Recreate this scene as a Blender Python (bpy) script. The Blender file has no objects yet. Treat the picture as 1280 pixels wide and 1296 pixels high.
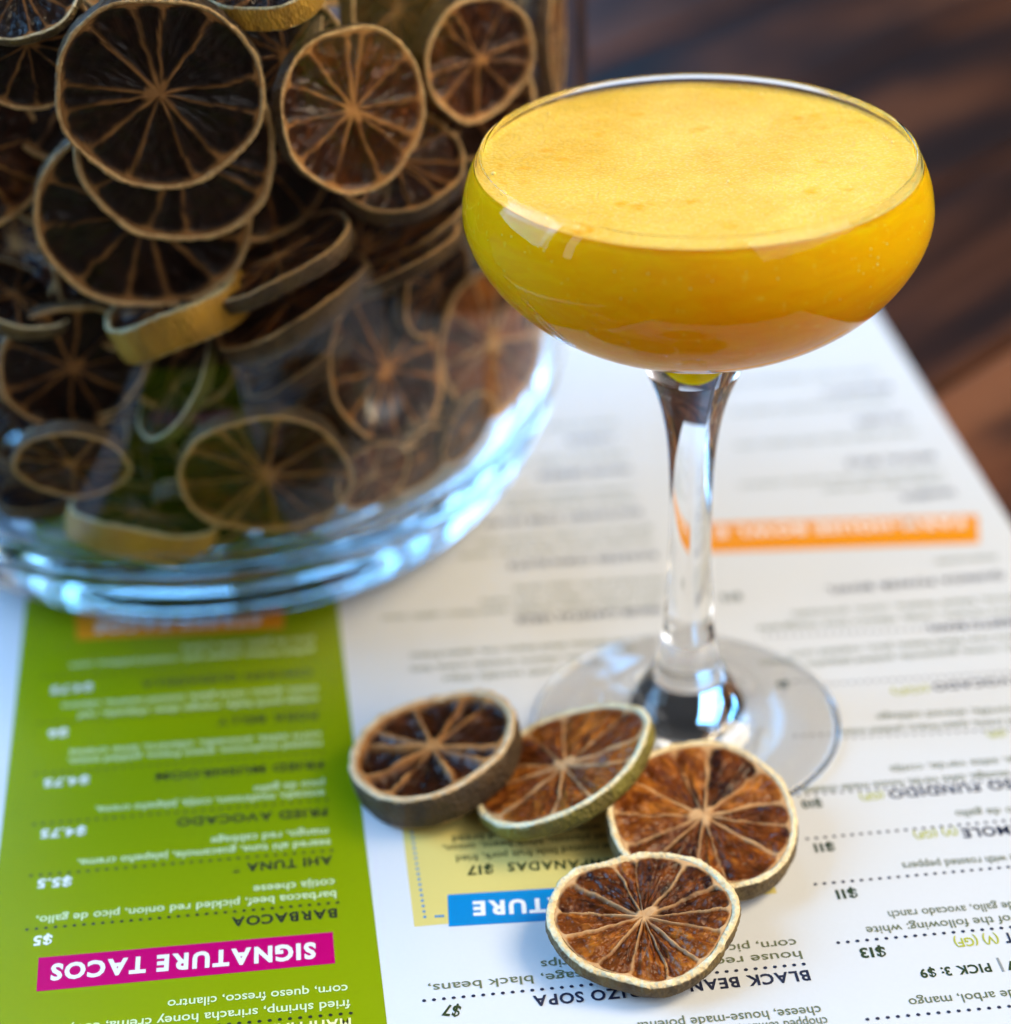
import bpy, bmesh, math, random
from mathutils import Vector, Matrix, noise
import numpy as np

# ------------------------------------------------------------------ camera, world, lamps, exposure
S = bpy.context.scene
COL = S.collection
RAD = math.radians

def look(o, target, up=None):
    d = Vector(target) - o.location
    o.rotation_euler = d.to_track_quat('-Z', 'Y').to_euler()

CAM_POS = Vector((-0.0416, -0.4286, 0.3149))
PITCH, ROLL, FPX = RAD(30.70), RAD(-1.78), 2814.4
cd = bpy.data.cameras.new('camera')
cam = bpy.data.objects.new('camera', cd)
COL.objects.link(cam)
fwd = Vector((0, math.cos(PITCH), -math.sin(PITCH)))
rt = Vector((1, 0, 0)); upv = rt.cross(fwd)
r2 = rt*math.cos(ROLL) + upv*math.sin(ROLL)
u2 = -rt*math.sin(ROLL) + upv*math.cos(ROLL)
cam.matrix_world = Matrix(((r2.x, u2.x, -fwd.x, CAM_POS.x), (r2.y, u2.y, -fwd.y, CAM_POS.y),
                           (r2.z, u2.z, -fwd.z, CAM_POS.z), (0, 0, 0, 1)))
cd.sensor_fit = 'HORIZONTAL'; cd.sensor_width = 36.0
cd.lens = 36.0*FPX/1280.0
cd.clip_start = 0.01; cd.clip_end = 60
cd.dof.use_dof = True
cd.dof.focus_distance = 0.452
cd.dof.aperture_fstop = 6.4
S.camera = cam

W = bpy.data.worlds.new('World'); S.world = W; W.use_nodes = True
bg = W.node_tree.nodes['Background']
wt = W.node_tree
wtc = wt.nodes.new('ShaderNodeTexCoord')
wdot = wt.nodes.new('ShaderNodeVectorMath'); wdot.operation = 'DOT_PRODUCT'
wdot.inputs[1].default_value = (0.10, -0.62, 0.78)      # the room is lightest above and behind the photographer
wt.links.new(wtc.outputs['Generated'], wdot.inputs[0])
wr = wt.nodes.new('ShaderNodeValToRGB'); wt.links.new(wdot.outputs['Value'], wr.inputs[0])
we = wr.color_ramp.elements
we[0].position = 0.05; we[0].color = (0.10, 0.11, 0.13, 1)
we[1].position = 0.95; we[1].color = (1.0, 0.97, 0.93, 1)
wr.color_ramp.interpolation = 'EASE'
wt.links.new(wr.outputs[0], bg.inputs[0])
bg.inputs[1].default_value = 0.17

def area(name, loc, target, sx, sy, power, color):
    l = bpy.data.lights.new(name, 'AREA'); l.shape = 'RECTANGLE'
    l.size = sx; l.size_y = sy; l.energy = power; l.color = color
    o = bpy.data.objects.new(name, l); COL.objects.link(o)
    o.location = loc; look(o, target); return o

def around(az, el, d):
    a, e = RAD(az), RAD(el)
    return (d*math.cos(e)*math.cos(a), d*math.cos(e)*math.sin(a), d*math.sin(e))
COOL = (0.16, 0.50, 1.0)
area('window_left', around(189, 20, 1.35), (-0.02, -0.02, 0.03), 0.11, 0.38, 0.75, (0.45, 0.72, 1.0))
area('window_left_pane', around(203, 20, 1.35), (-0.02, -0.02, 0.03), 0.11, 0.38, 0.75, (0.45, 0.72, 1.0))
for paz in (96, 111, 126):          # three panes of the window behind the table
    area('window_back_pane', around(paz, 26, 1.9), (-0.02, 0.05, 0.03), 0.34, 1.0, 7.0, COOL)
area('window_side', around(163, 30, 1.6), (-0.04, 0.0, 0.03), 1.5, 1.2, 50, (0.27, 0.57, 1.0))
area('ceiling_lamp', around(8, 50, 1.15), (0, 0, 0.03), 0.50, 0.50, 12.5, (1.0, 0.81, 0.53))
area('front_fill', around(322, 40, 1.7), (-0.03, 0.02, 0.06), 1.5, 1.0, 13, (0.97, 0.97, 0.97))  # added soft fill from front right, brightens slice rims, jar and drink

S.view_settings.view_transform = 'Standard'
S.view_settings.look = 'None'
S.view_settings.exposure = 0.24
S.view_settings.gamma = 1.0
S.view_settings.use_curve_mapping = False
S.render.engine = 'CYCLES'
cy = S.cycles
cy.use_denoising = True
cy.max_bounces = 18; cy.transmission_bounces = 16; cy.glossy_bounces = 8; cy.diffuse_bounces = 4
cy.transparent_max_bounces = 8
cy.caustics_reflective = True; cy.caustics_refractive = True
cy.blur_glossy = 0.3
cy.sample_clamp_indirect = 40.0

# ------------------------------------------------------------------ helpers
def obj(name, me, mat=None, parent=None, smooth=True):
    o = bpy.data.objects.new(name, me); COL.objects.link(o)
    if mat is not None and not me.materials: me.materials.append(mat)
    if smooth:
        me.polygons.foreach_set('use_smooth', [True]*len(me.polygons))
    if parent is not None: o.parent = parent
    return o

def empty(name, loc=(0, 0, 0), rot=(0, 0, 0)):
    o = bpy.data.objects.new(name, None); COL.objects.link(o)
    o.location = loc; o.rotation_euler = rot; o.empty_display_size = 0.01
    return o

def tag(o, label=None, cat=None, group=None, kind=None):
    if label: o['label'] = label
    if cat: o['category'] = cat
    if group: o['group'] = group
    if kind: o['kind'] = kind
    return o

def mesh(name, V, F):
    me = bpy.data.meshes.new(name); me.from_pydata([tuple(v) for v in V], [], F); me.update()
    return me

def resample(prof, step):
    """Catmull-Rom through profile points, sampled finely."""
    P = [Vector((a, b)) for a, b in prof]
    out = []
    for i in range(len(P)-1):
        p0 = P[max(i-1, 0)]; p1 = P[i]; p2 = P[i+1]; p3 = P[min(i+2, len(P)-1)]
        n = max(1, int(math.ceil((p2-p1).length/step)))
        for k in range(n):
            t = k/n
            q = 0.5*((2*p1) + (p2-p0)*t + (2*p0-5*p1+4*p2-p3)*t*t + (3*p1-p0-3*p2+p3)*t**3)
            out.append((max(q.x, 0.0), q.y))
    out.append(tuple(P[-1]))
    return out

def lathe(name, prof, seg=160, mat=None, parent=None):
    """Surface of revolution about z; profile points on the axis collapse to one vertex."""
    V = []; rings = []
    for r, z in prof:
        if r < 1e-7:
            rings.append([len(V)]); V.append((0, 0, z))
        else:
            rings.append(list(range(len(V), len(V)+seg)))
            for k in range(seg):
                a = 2*math.pi*k/seg
                V.append((r*math.cos(a), r*math.sin(a), z))
    F = []
    for A, B in zip(rings, rings[1:]):
        for k in range(seg):
            k2 = (k+1) % seg
            if len(A) == 1 and len(B) == 1: continue
            if len(A) == 1: F.append((A[0], B[k2], B[k]))
            elif len(B) == 1: F.append((A[k], A[k2], B[0]))
            else: F.append((A[k], A[k2], B[k2], B[k]))
    return obj(name, mesh(name, V, F), mat, parent)

# ------------------------------------------------------------------ materials
def new_mat(name):
    m = bpy.data.materials.new(name); m.use_nodes = True
    nt = m.node_tree; b = nt.nodes['Principled BSDF']
    return m, nt, b

def flat_mat(name, color, rough=0.5, spec=0.5, coat=0.0):
    m, nt, b = new_mat(name)
    b.inputs['Base Color'].default_value = (*color, 1)
    b.inputs['Roughness'].default_value = rough
    b.inputs['Specular IOR Level'].default_value = spec
    b.inputs['Coat Weight'].default_value = coat
    return m

def N(nt, t, **kw):
    n = nt.nodes.new(t)
    for k, v in kw.items(): setattr(n, k, v)
    return n

def ramp(nt, stops, fac):
    r = N(nt, 'ShaderNodeValToRGB'); e = r.color_ramp.elements
    e[0].position = stops[0][0]; e[0].color = (*stops[0][1], 1)
    e[1].position = stops[-1][0]; e[1].color = (*stops[-1][1], 1)
    for p, c in stops[1:-1]:
        x = e.new(p); x.color = (*c, 1)
    nt.links.new(fac, r.inputs[0]); return r.outputs[0]

def noise_tex(nt, scale, detail=4, rough=0.55, vec=None, dist=0.0):
    n = N(nt, 'ShaderNodeTexNoise'); n.inputs['Scale'].default_value = scale
    n.inputs['Detail'].default_value = detail; n.inputs['Roughness'].default_value = rough
    n.inputs['Distortion'].default_value = dist
    if vec is not None: nt.links.new(vec, n.inputs['Vector'])
    return n.outputs['Fac']

def mapping(nt, coord, scale=(1, 1, 1), loc=(0, 0, 0), rot=(0, 0, 0)):
    mp = N(nt, 'ShaderNodeMapping')
    mp.inputs['Scale'].default_value = scale; mp.inputs['Location'].default_value = loc
    mp.inputs['Rotation'].default_value = rot
    nt.links.new(coord, mp.inputs[0]); return mp.outputs[0]

def mix(nt, fac, a, b, mode='MIX'):
    m = N(nt, 'ShaderNodeMix', data_type='RGBA', blend_type=mode)
    for s, v in ((0, fac), (6, a), (7, b)):
        if isinstance(v, (int, float)): m.inputs[s].default_value = v
        elif isinstance(v, tuple): m.inputs[s].default_value = (*v, 1)
        else: nt.links.new(v, m.inputs[s])
    return m.outputs[2]

def bump(nt, h, strength, dist, b, normal=None):
    n = N(nt, 'ShaderNodeBump'); n.inputs['Strength'].default_value = strength
    n.inputs['Distance'].default_value = dist
    nt.links.new(h, n.inputs['Height'])
    if normal is not None: nt.links.new(normal, n.inputs['Normal'])
    nt.links.new(n.outputs[0], b.inputs['Normal']); return n.outputs[0]

def glass_mat(name, color, ior=1.5, rough=0.0):
    m, nt, b = new_mat(name)
    b.inputs['Base Color'].default_value = (*color, 1)
    b.inputs['Transmission Weight'].default_value = 1.0
    b.inputs['Roughness'].default_value = rough
    b.inputs['IOR'].default_value = ior
    return m

def wood_mat():
    m, nt, b = new_mat('table_wood')
    tc = N(nt, 'ShaderNodeTexCoord'); oi = N(nt, 'ShaderNodeObjectInfo')
    mul = N(nt, 'ShaderNodeVectorMath', operation='SCALE'); mul.inputs['Scale'].default_value = 7.3
    cx = N(nt, 'ShaderNodeCombineXYZ'); nt.links.new(oi.outputs['Random'], cx.inputs[0]); nt.links.new(oi.outputs['Random'], cx.inputs[1])
    nt.links.new(cx.outputs[0], mul.inputs[0])
    add = N(nt, 'ShaderNodeVectorMath', operation='ADD')
    nt.links.new(tc.outputs['Object'], add.inputs[0]); nt.links.new(mul.outputs[0], add.inputs[1])
    v = add.outputs[0]
    g = noise_tex(nt, 1.0, 6, 0.6, mapping(nt, v, (2.0, 15, 15)), 1.8)
    blotch = noise_tex(nt, 9, 3, 0.5, mapping(nt, v, (0.8, 2.4, 1)))
    fine = noise_tex(nt, 1.0, 3, 0.6, mapping(nt, v, (25, 900, 100)))
    base = ramp(nt, [(0.30, (0.014, 0.006, 0.003)), (0.5, (0.130, 0.045, 0.019)), (0.74, (0.26, 0.10, 0.042))], g)
    bl = N(nt, 'ShaderNodeMapRange', interpolation_type='SMOOTHSTEP'); nt.links.new(blotch, bl.inputs[0]); bl.inputs[1].default_value = 0.38; bl.inputs[2].default_value = 0.62
    col = mix(nt, bl.outputs[0], base, mix(nt, 0.78, base, (0.014, 0.009, 0.008)))
    tint = N(nt, 'ShaderNodeMath', operation='MULTIPLY_ADD'); nt.links.new(oi.outputs['Random'], tint.inputs[0]); tint.inputs[1].default_value = 0.6; tint.inputs[2].default_value = 0.45
    hv = N(nt, 'ShaderNodeHueSaturation'); nt.links.new(tint.outputs[0], hv.inputs['Value']); nt.links.new(col, hv.inputs['Color'])
    nt.links.new(hv.outputs[0], b.inputs['Base Color'])
    b.inputs['Specular IOR Level'].default_value = 0.085
    rr = N(nt, 'ShaderNodeMapRange'); nt.links.new(blotch, rr.inputs[0]); rr.inputs[3].default_value = 0.42; rr.inputs[4].default_value = 0.62
    nt.links.new(rr.outputs[0], b.inputs['Roughness'])
    b1 = N(nt, 'ShaderNodeBump'); b1.inputs['Strength'].default_value = 0.35; b1.inputs['Distance'].default_value = 0.002; nt.links.new(g, b1.inputs['Height'])
    bump(nt, fine, 0.25, 0.0006, b, b1.outputs[0])
    return m

def paper_mat(name, color, rough=0.32):
    m, nt, b = new_mat(name)
    tc = N(nt, 'ShaderNodeTexCoord')
    n = noise_tex(nt, 900, 4, 0.6, tc.outputs['Object'])
    w = noise_tex(nt, 9, 2, 0.5, tc.outputs['Object'])
    c = mix(nt, n, tuple(x*0.955 for x in color), color)
    nt.links.new(c, b.inputs['Base Color'])
    b.inputs['Roughness'].default_value = rough
    b.inputs['Specular IOR Level'].default_value = 0.10
    b1 = N(nt, 'ShaderNodeBump'); b1.inputs['Strength'].default_value = 0.25; b1.inputs['Distance'].default_value = 0.01; nt.links.new(w, b1.inputs['Height'])
    bump(nt, n, 0.12, 0.00015, b, b1.outputs[0])
    return m

def flesh_mat(name, dark, mid, light, pith, pith2, rough=0.3):
    """Dried pulp: 'pith' point attribute marks membranes and core; polar UV drives the fibres."""
    m, nt, b = new_mat(name)
    at = N(nt, 'ShaderNodeAttribute'); at.attribute_name = 'pith'
    uv = N(nt, 'ShaderNodeUVMap'); uv.uv_map = 'polar'
    tc = N(nt, 'ShaderNodeTexCoord'); oi = N(nt, 'ShaderNodeObjectInfo')
    add = N(nt, 'ShaderNodeVectorMath', operation='ADD'); nt.links.new(uv.outputs[0], add.inputs[0])
    cx = N(nt, 'ShaderNodeCombineXYZ'); nt.links.new(oi.outputs['Random'], cx.inputs[2]); nt.links.new(cx.outputs[0], add.inputs[1])
    fib = noise_tex(nt, 1.0, 4, 0.6, mapping(nt, add.outputs[0], (30, 3.4, 9)), 1.2)
    ves = N(nt, 'ShaderNodeTexVoronoi'); ves.feature = 'F1'; ves.inputs['Scale'].default_value = 1.0
    nt.links.new(mapping(nt, add.outputs[0], (34, 6, 9)), ves.inputs['Vector'])
    blot = noise_tex(nt, 190, 2, 0.5, tc.outputs['Object'])
    s = N(nt, 'ShaderNodeMath', operation='MULTIPLY_ADD'); nt.links.new(fib, s.inputs[0]); s.inputs[1].default_value = 0.6
    s2 = N(nt, 'ShaderNodeMath', operation='MULTIPLY'); nt.links.new(blot, s2.inputs[0]); s2.inputs[1].default_value = 0.45
    nt.links.new(s2.outputs[0], s.inputs[2])
    sg = N(nt, 'ShaderNodeAttribute'); sg.attribute_name = 'segment'
    s3 = N(nt, 'ShaderNodeMath', operation='MULTIPLY_ADD'); nt.links.new(sg.outputs['Fac'], s3.inputs[0]); s3.inputs[1].default_value = 0.20; nt.links.new(s.outputs[0], s3.inputs[2])
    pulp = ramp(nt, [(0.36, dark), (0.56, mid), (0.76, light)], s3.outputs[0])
    pn = noise_tex(nt, 420, 4, 0.6, tc.outputs['Object'])
    pc = mix(nt, pn, pith2, pith)
    nt.links.new(mix(nt, at.outputs['Fac'], pulp, pc), b.inputs['Base Color'])
    rr = N(nt, 'ShaderNodeMapRange'); nt.links.new(at.outputs['Fac'], rr.inputs[0]); rr.inputs[3].default_value = rough; rr.inputs[4].default_value = 0.75
    nt.links.new(rr.outputs[0], b.inputs['Roughness'])
    hs = N(nt, 'ShaderNodeMath', operation='ADD'); nt.links.new(fib, hs.inputs[0]); nt.links.new(ves.outputs['Distance'], hs.inputs[1])
    hm = N(nt, 'ShaderNodeMath', operation='MULTIPLY')
    inv = N(nt, 'ShaderNodeMath', operation='SUBTRACT'); inv.inputs[0].default_value = 1.15; nt.links.new(at.outputs['Fac'], inv.inputs[1])
    nt.links.new(hs.outputs[0], hm.inputs[0]); nt.links.new(inv.outputs[0], hm.inputs[1])
    bump(nt, hm.outputs[0], 0.55, 0.0009, b)
    b.inputs['Specular IOR Level'].default_value = 0.22
    return m

def rind_mat(name, pith, pith2, skin, skin2):
    """'skin' attribute: 0 on the cut pith edge, 1 on the outer peel."""
    m, nt, b = new_mat(name)
    at = N(nt, 'ShaderNodeAttribute'); at.attribute_name = 'skin'
    tc = N(nt, 'ShaderNodeTexCoord')
    n1 = noise_tex(nt, 300, 4, 0.65, tc.outputs['Object']); n2 = noise_tex(nt, 90, 4, 0.6, tc.outputs['Object'])
    vor = N(nt, 'ShaderNodeTexVoronoi'); vor.inputs['Scale'].default_value = 900; nt.links.new(tc.outputs['Object'], vor.inputs['Vector'])
    pc = ramp(nt, [(0.3, pith2), (0.62, pith)], n1)
    sc = ramp(nt, [(0.35, skin2), (0.65, skin)], n2)
    nz = N(nt, 'ShaderNodeMath', operation='MULTIPLY_ADD'); nt.links.new(n1, nz.inputs[0]); nz.inputs[1].default_value = 0.9; nz.inputs[2].default_value = -0.45
    ad = N(nt, 'ShaderNodeMath', operation='ADD', use_clamp=True); nt.links.new(at.outputs['Fac'], ad.inputs[0]); nt.links.new(nz.outputs[0], ad.inputs[1])
    st = N(nt, 'ShaderNodeMapRange', interpolation_type='SMOOTHSTEP'); nt.links.new(ad.outputs[0], st.inputs[0]); st.inputs[1].default_value = 0.35; st.inputs[2].default_value = 0.7
    nt.links.new(mix(nt, st.outputs[0], pc, sc), b.inputs['Base Color'])
    b.inputs['Roughness'].default_value = 0.62
    h = N(nt, 'ShaderNodeMath', operation='ADD'); nt.links.new(n1, h.inputs[0]); nt.links.new(vor.outputs['Distance'], h.inputs[1])
    bump(nt, h.outputs[0], 0.7, 0.0006, b)
    return m

def liquid_mat():
    m, nt, b = new_mat('cocktail_liquid')
    tc = N(nt, 'ShaderNodeTexCoord')
    n = noise_tex(nt, 55, 4, 0.6, mapping(nt, tc.outputs['Object'], (1, 1, 2.4)), 1.0)
    c = ramp(nt, [(0.3, (0.985, 0.42, 0.002)), (0.7, (0.988, 0.47, 0.004))], n)
    wv = noise_tex(nt, 30, 3, 0.55, mapping(nt, tc.outputs['Object'], (1, 1, 5)), 2.5)
    wr_ = N(nt, 'ShaderNodeMapRange'); nt.links.new(wv, wr_.inputs[0])
    wr_.inputs[1].default_value = 0.50; wr_.inputs[2].default_value = 0.53; wr_.inputs[3].default_value = 0.0; wr_.inputs[4].default_value = 0.35
    sp = noise_tex(nt, 520, 2, 0.5, tc.outputs['Object'])
    sr_ = N(nt, 'ShaderNodeMapRange'); nt.links.new(sp, sr_.inputs[0])
    sr_.inputs[1].default_value = 0.66; sr_.inputs[2].default_value = 0.74; sr_.inputs[3].default_value = 0.0; sr_.inputs[4].default_value = 0.6
    c = mix(nt, wr_.outputs[0], c, (0.95, 0.36, 0.002))
    c = mix(nt, sr_.outputs[0], c, (0.98, 0.60, 0.06))
    nt.links.new(c, b.inputs['Base Color'])
    b.inputs['Subsurface Weight'].default_value = 1.0
    b.inputs['Subsurface Radius'].default_value = (1.0, 0.65, 0.06)
    b.inputs['Subsurface Scale'].default_value = 0.06
    b.inputs['Roughness'].default_value = 0.35
    b.inputs['Specular IOR Level'].default_value = 0.0
    return m

def foam_mat():
    m, nt, b = new_mat('cocktail_foam')
    tc = N(nt, 'ShaderNodeTexCoord'); v = tc.outputs['Object']
    big = noise_tex(nt, 40, 5, 0.62, v, 0.15)
    small = noise_tex(nt, 900, 3, 0.6, v)
    vb = N(nt, 'ShaderNodeTexVoronoi'); vb.inputs['Scale'].default_value = 190; nt.links.new(v, vb.inputs['Vector'])
    vf = N(nt, 'ShaderNodeTexVoronoi'); vf.inputs['Scale'].default_value = 1300; nt.links.new(v, vf.inputs['Vector'])
    def rng_(sock, a, b_, c_, d_):
        r = N(nt, 'ShaderNodeMapRange'); nt.links.new(sock, r.inputs[0])
        for i, q in enumerate((a, b_, c_, d_)): r.inputs[i+1].default_value = q
        return r.outputs[0]
    def mul(a, b_):
        q = N(nt, 'ShaderNodeMath', operation='MULTIPLY'); nt.links.new(a, q.inputs[0]); nt.links.new(b_, q.inputs[1]); return q.outputs[0]
    spot = rng_(vb.outputs['Distance'], 0.10, 0.42, 0.0, 1.0)           # open bubbles where the liquid shows
    gate = rng_(noise_tex(nt, 70, 2, 0.5, v), 0.54, 0.63, 1.0, 0.0)
    keep = N(nt, 'ShaderNodeMath', operation='MAXIMUM'); nt.links.new(spot, keep.inputs[0]); nt.links.new(gate, keep.inputs[1])
    cover = rng_(big, 0.30, 0.66, 0.62, 0.94)
    cover = mul(cover, rng_(small, 0.3, 0.62, 0.88, 1.0))
    micro = rng_(vf.outputs['Distance'], 0.15, 0.55, 1.0, 0.0)
    fc = mix(nt, big, (0.89, 0.55, 0.05), (0.90, 0.64, 0.13))
    fc = mix(nt, mul(micro, small), fc, (0.92, 0.74, 0.31))
    fc = mix(nt, keep.outputs[0], (0.88, 0.44, 0.010), fc)
    nt.links.new(fc, b.inputs['Base Color'])
    nt.links.new(cover, b.inputs['Alpha'])
    b.inputs['Roughness'].default_value = 0.5
    b.inputs['Specular IOR Level'].default_value = 0.15
    b1 = N(nt, 'ShaderNodeBump'); b1.inputs['Strength'].default_value = 0.3; b1.inputs['Distance'].default_value = 0.0005; nt.links.new(cover, b1.inputs['Height'])
    bump(nt, vf.outputs['Distance'], 0.75, 0.0004, b, b1.outputs[0])
    return m

M = dict(
    wood=wood_mat(),
    paper=paper_mat('menu_paper', (0.615, 0.64, 0.675)),
    green=paper_mat('ink_green', (0.225, 0.295, 0.0015)),
    magenta=paper_mat('ink_magenta', (0.48, 0.001, 0.125)),
    blue=paper_mat('ink_blue', (0.002, 0.21, 0.52)),
    yellow=paper_mat('ink_yellow', (0.63, 0.53, 0.17)),
    orange=paper_mat('ink_orange', (0.74, 0.27, 0.009)),
    black=flat_mat('ink_black', (0.016, 0.02, 0.012), 0.4),
    navy=flat_mat('ink_navy', (0.012, 0.018, 0.05), 0.4),
    dark=flat_mat('ink_dark_green', (0.025, 0.045, 0.012), 0.4),
    olive=flat_mat('ink_olive', (0.125, 0.15, 0.075), 0.4),
    gray=flat_mat('ink_gray', (0.25, 0.27, 0.28), 0.4),
    lime=flat_mat('ink_lime', (0.42, 0.45, 0.02), 0.4),
    white=flat_mat('ink_white', (0.78, 0.78, 0.78), 0.4),
    pale=flat_mat('ink_pale_green', (0.62, 0.72, 0.42), 0.4),
    cream=flat_mat('ink_cream', (0.80, 0.78, 0.40), 0.4),
    glass=glass_mat('clear_glass', (1, 1, 1), 1.40),
    bowl_glass=glass_mat('bowl_glass', (1, 1, 1), 1.22),
    jar=glass_mat('jar_glass', (0.95, 0.98, 1.0), 1.26),
    liquid=liquid_mat(), foam=foam_mat(),
    bubble=flat_mat('drink_bubble', (0.95, 0.74, 0.22), 0.2),
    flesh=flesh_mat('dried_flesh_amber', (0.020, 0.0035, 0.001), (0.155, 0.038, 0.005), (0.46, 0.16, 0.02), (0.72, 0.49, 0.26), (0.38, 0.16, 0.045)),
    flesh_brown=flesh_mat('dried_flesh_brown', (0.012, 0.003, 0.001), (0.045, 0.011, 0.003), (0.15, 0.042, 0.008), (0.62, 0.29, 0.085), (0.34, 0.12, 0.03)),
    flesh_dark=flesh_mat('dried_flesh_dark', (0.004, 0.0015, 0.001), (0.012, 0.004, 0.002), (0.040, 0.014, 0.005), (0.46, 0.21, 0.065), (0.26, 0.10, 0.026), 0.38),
    rind=rind_mat('dried_rind_pale', (0.86, 0.74, 0.47), (0.62, 0.45, 0.22), (0.20, 0.13, 0.035), (0.07, 0.04, 0.015)),
    rind_green=rind_mat('dried_rind_lime', (0.84, 0.78, 0.54), (0.64, 0.52, 0.27), (0.23, 0.20, 0.025), (0.12, 0.09, 0.015)),
    rind_tan=rind_mat('dried_rind_tan', (0.74, 0.45, 0.18), (0.50, 0.25, 0.08), (0.14, 0.075, 0.02), (0.06, 0.03, 0.01)),
    rind_brown=rind_mat('dried_rind_brown', (0.80, 0.58, 0.33), (0.56, 0.33, 0.14), (0.10, 0.055, 0.018), (0.035, 0.02, 0.009)),
    rind_yellow=rind_mat('dried_rind_yellow', (0.62, 0.52, 0.30), (0.45, 0.34, 0.14), (0.62, 0.30, 0.015), (0.36, 0.17, 0.01)),
)

# ------------------------------------------------------------------ the table and the menu sheet
TABLE_Z = -0.0010
def build_table():
    t = empty('wooden_table', (0.05, 0.25, TABLE_Z), (0, 0, RAD(46)))
    tag(t, 'dark brown wooden plank table top under the menu', 'table')
    rng = random.Random(4)
    y = -0.95
    while y < 0.95:
        w = rng.choice([0.088, 0.100, 0.112])
        g = 0.0022; L = 1.25; h = 0.028; bv = 0.0018
        V = []; F = []
        y0, y1 = y+g/2, y+w-g/2
        nx = 60
        sec = [(y0, -h), (y0, -bv), (y0+bv*0.3, -bv*0.3), (y0+bv, 0), (y1-bv, 0), (y1-bv*0.3, -bv*0.3), (y1, -bv), (y1, -h)]
        dz = rng.uniform(-0.0006, 0.0)
        for i in range(nx+1):
            x = -L + 2*L*i/nx
            for (yy, zz) in sec: V.append((x, yy, zz+dz))
        n = len(sec)
        for i in range(nx):
            for k in range(n):
                k2 = (k+1) % n
                a, b, c, d = i*n+k, i*n+k2, (i+1)*n+k2, (i+1)*n+k
                F.append((a, d, c, b))
        F.append(tuple(range(n))); F.append(tuple(reversed(range(nx*n, nx*n+n))))
        obj('plank', mesh('plank', V, F), M['wood'], t, smooth=False)
        y += w
    return t
build_table()

MENU_ROT = RAD(6.427)
menu = empty('printed_menu', (0, 0, 0), (0, 0, MENU_ROT))
tag(menu, 'white printed food menu sheet with green side column lying under glass and jar', 'menu')

def sheet(name, x0, y0, x1, y1, z, mat, t=0.0):
    return quad(name, [(x0, y0), (x1, y0), (x1, y1), (x0, y1)], z, mat, t)

def quad(name, pts, z, mat, t=0.0, parent=None):
    V = [(x/1000, y/1000, z) for x, y in pts]; F = [(0, 1, 2, 3)]
    a = sum(V[i][0]*V[(i+1) % 4][1]-V[(i+1) % 4][0]*V[i][1] for i in range(4))
    if a < 0: V.reverse()
    if t > 0:
        V += [(x, y, z-t) for x, y, _ in V]
        F += [(7, 6, 5, 4)] + [(i, i+4, (i+1) % 4+4, (i+1) % 4) for i in range(4)]
        F = [tuple(reversed(f)) if k > 1 else f for k, f in enumerate(F)]
        F = [F[0], F[1]] + [(i, i+4, (i+1) % 4+4, (i+1) % 4) for i in range(4)]
    return obj(name, mesh(name, V, F), mat, parent or menu, smooth=False)

sheet('paper_sheet', -174.3, -121, 104.7, 262, 0.0, M['paper'], 0.00035)
green = sheet('green_column', -160.1, -121, -79.0, 236, 0.00003, M['green'])
yellow = quad('yellow_box', [(-70.4, -14), (-70.9, -61.3), (7.0, -62.9), (7.4, -15.5)], 0.00003, M['yellow'])
b_mag = quad('heading_banner', [(-149.6, -58.5), (-88.1, -60.2), (-88.2, -70.0), (-149.5, -68.8)], 0.00006, M['magenta'])
b_blue = quad('heading_banner', [(-62.9, -52.2), (-63.7, -62.4), (-11.7, -66.0), (-10.5, -55.6)], 0.00006, M['blue'])
b_or1 = quad('heading_banner', [(-147.0, 73.5), (-92.8, 69.3), (-93.5, 57.6), (-146.1, 61.0)], 0.00006, M['orange'])
b_or2 = quad('heading_banner', [(19.8, 90.6), (97.4, 82.0), (93.3, 67.6), (17.5, 75.6)], 0.00006, M['orange'])

STYLE = {  # style: material, boldness, part name, z
    'title_black': ('black', 0.028, 'dish_name'), 'title_navy': ('navy', 0.026, 'dish_name'),
    'title_dark': ('dark', 0.026, 'dish_name'), 'title_pale': ('cream', 0.026, 'dish_name'),
    'title_gray': ('gray', 0.0, 'divider_stroke'),
    'desc_white': ('pale', 0.010, 'dish_description'), 'desc_olive': ('olive', 0.004, 'dish_description'),
    'desc_dark': ('dark', 0.004, 'dish_description'),
    'price_white': ('white', 0.030, 'price'), 'price_dark': ('dark', 0.030, 'price'),
    'tag': ('lime', 0.014, 'diet_mark'),
    'head_magenta': ('white', 0.040, 'banner_lettering'), 'head_blue': ('white', 0.040, 'banner_lettering'),
    'head_orange': ('white', 0.040, 'banner_lettering'), 'head_orange_b': ('white', 0.040, 'banner_lettering'),
}
HEADP = {'head_magenta': b_mag, 'head_blue': b_blue, 'head_orange': b_or1, 'head_orange_b': b_or2}
CAP = 0.70   # cap height of the built-in font at size 1

def glyph_mesh(s, bold):
    c = bpy.data.curves.new('lettering', 'FONT'); c.body = s; c.size = 1.0
    c.offset = bold; c.resolution_u = 3
    o = bpy.data.objects.new('lettering', c); COL.objects.link(o)
    dg = bpy.context.evaluated_depsgraph_get(); dg.update()
    me = bpy.data.meshes.new_from_object(o.evaluated_get(dg))
    bpy.data.objects.remove(o); bpy.data.curves.remove(c)
    return me

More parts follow.
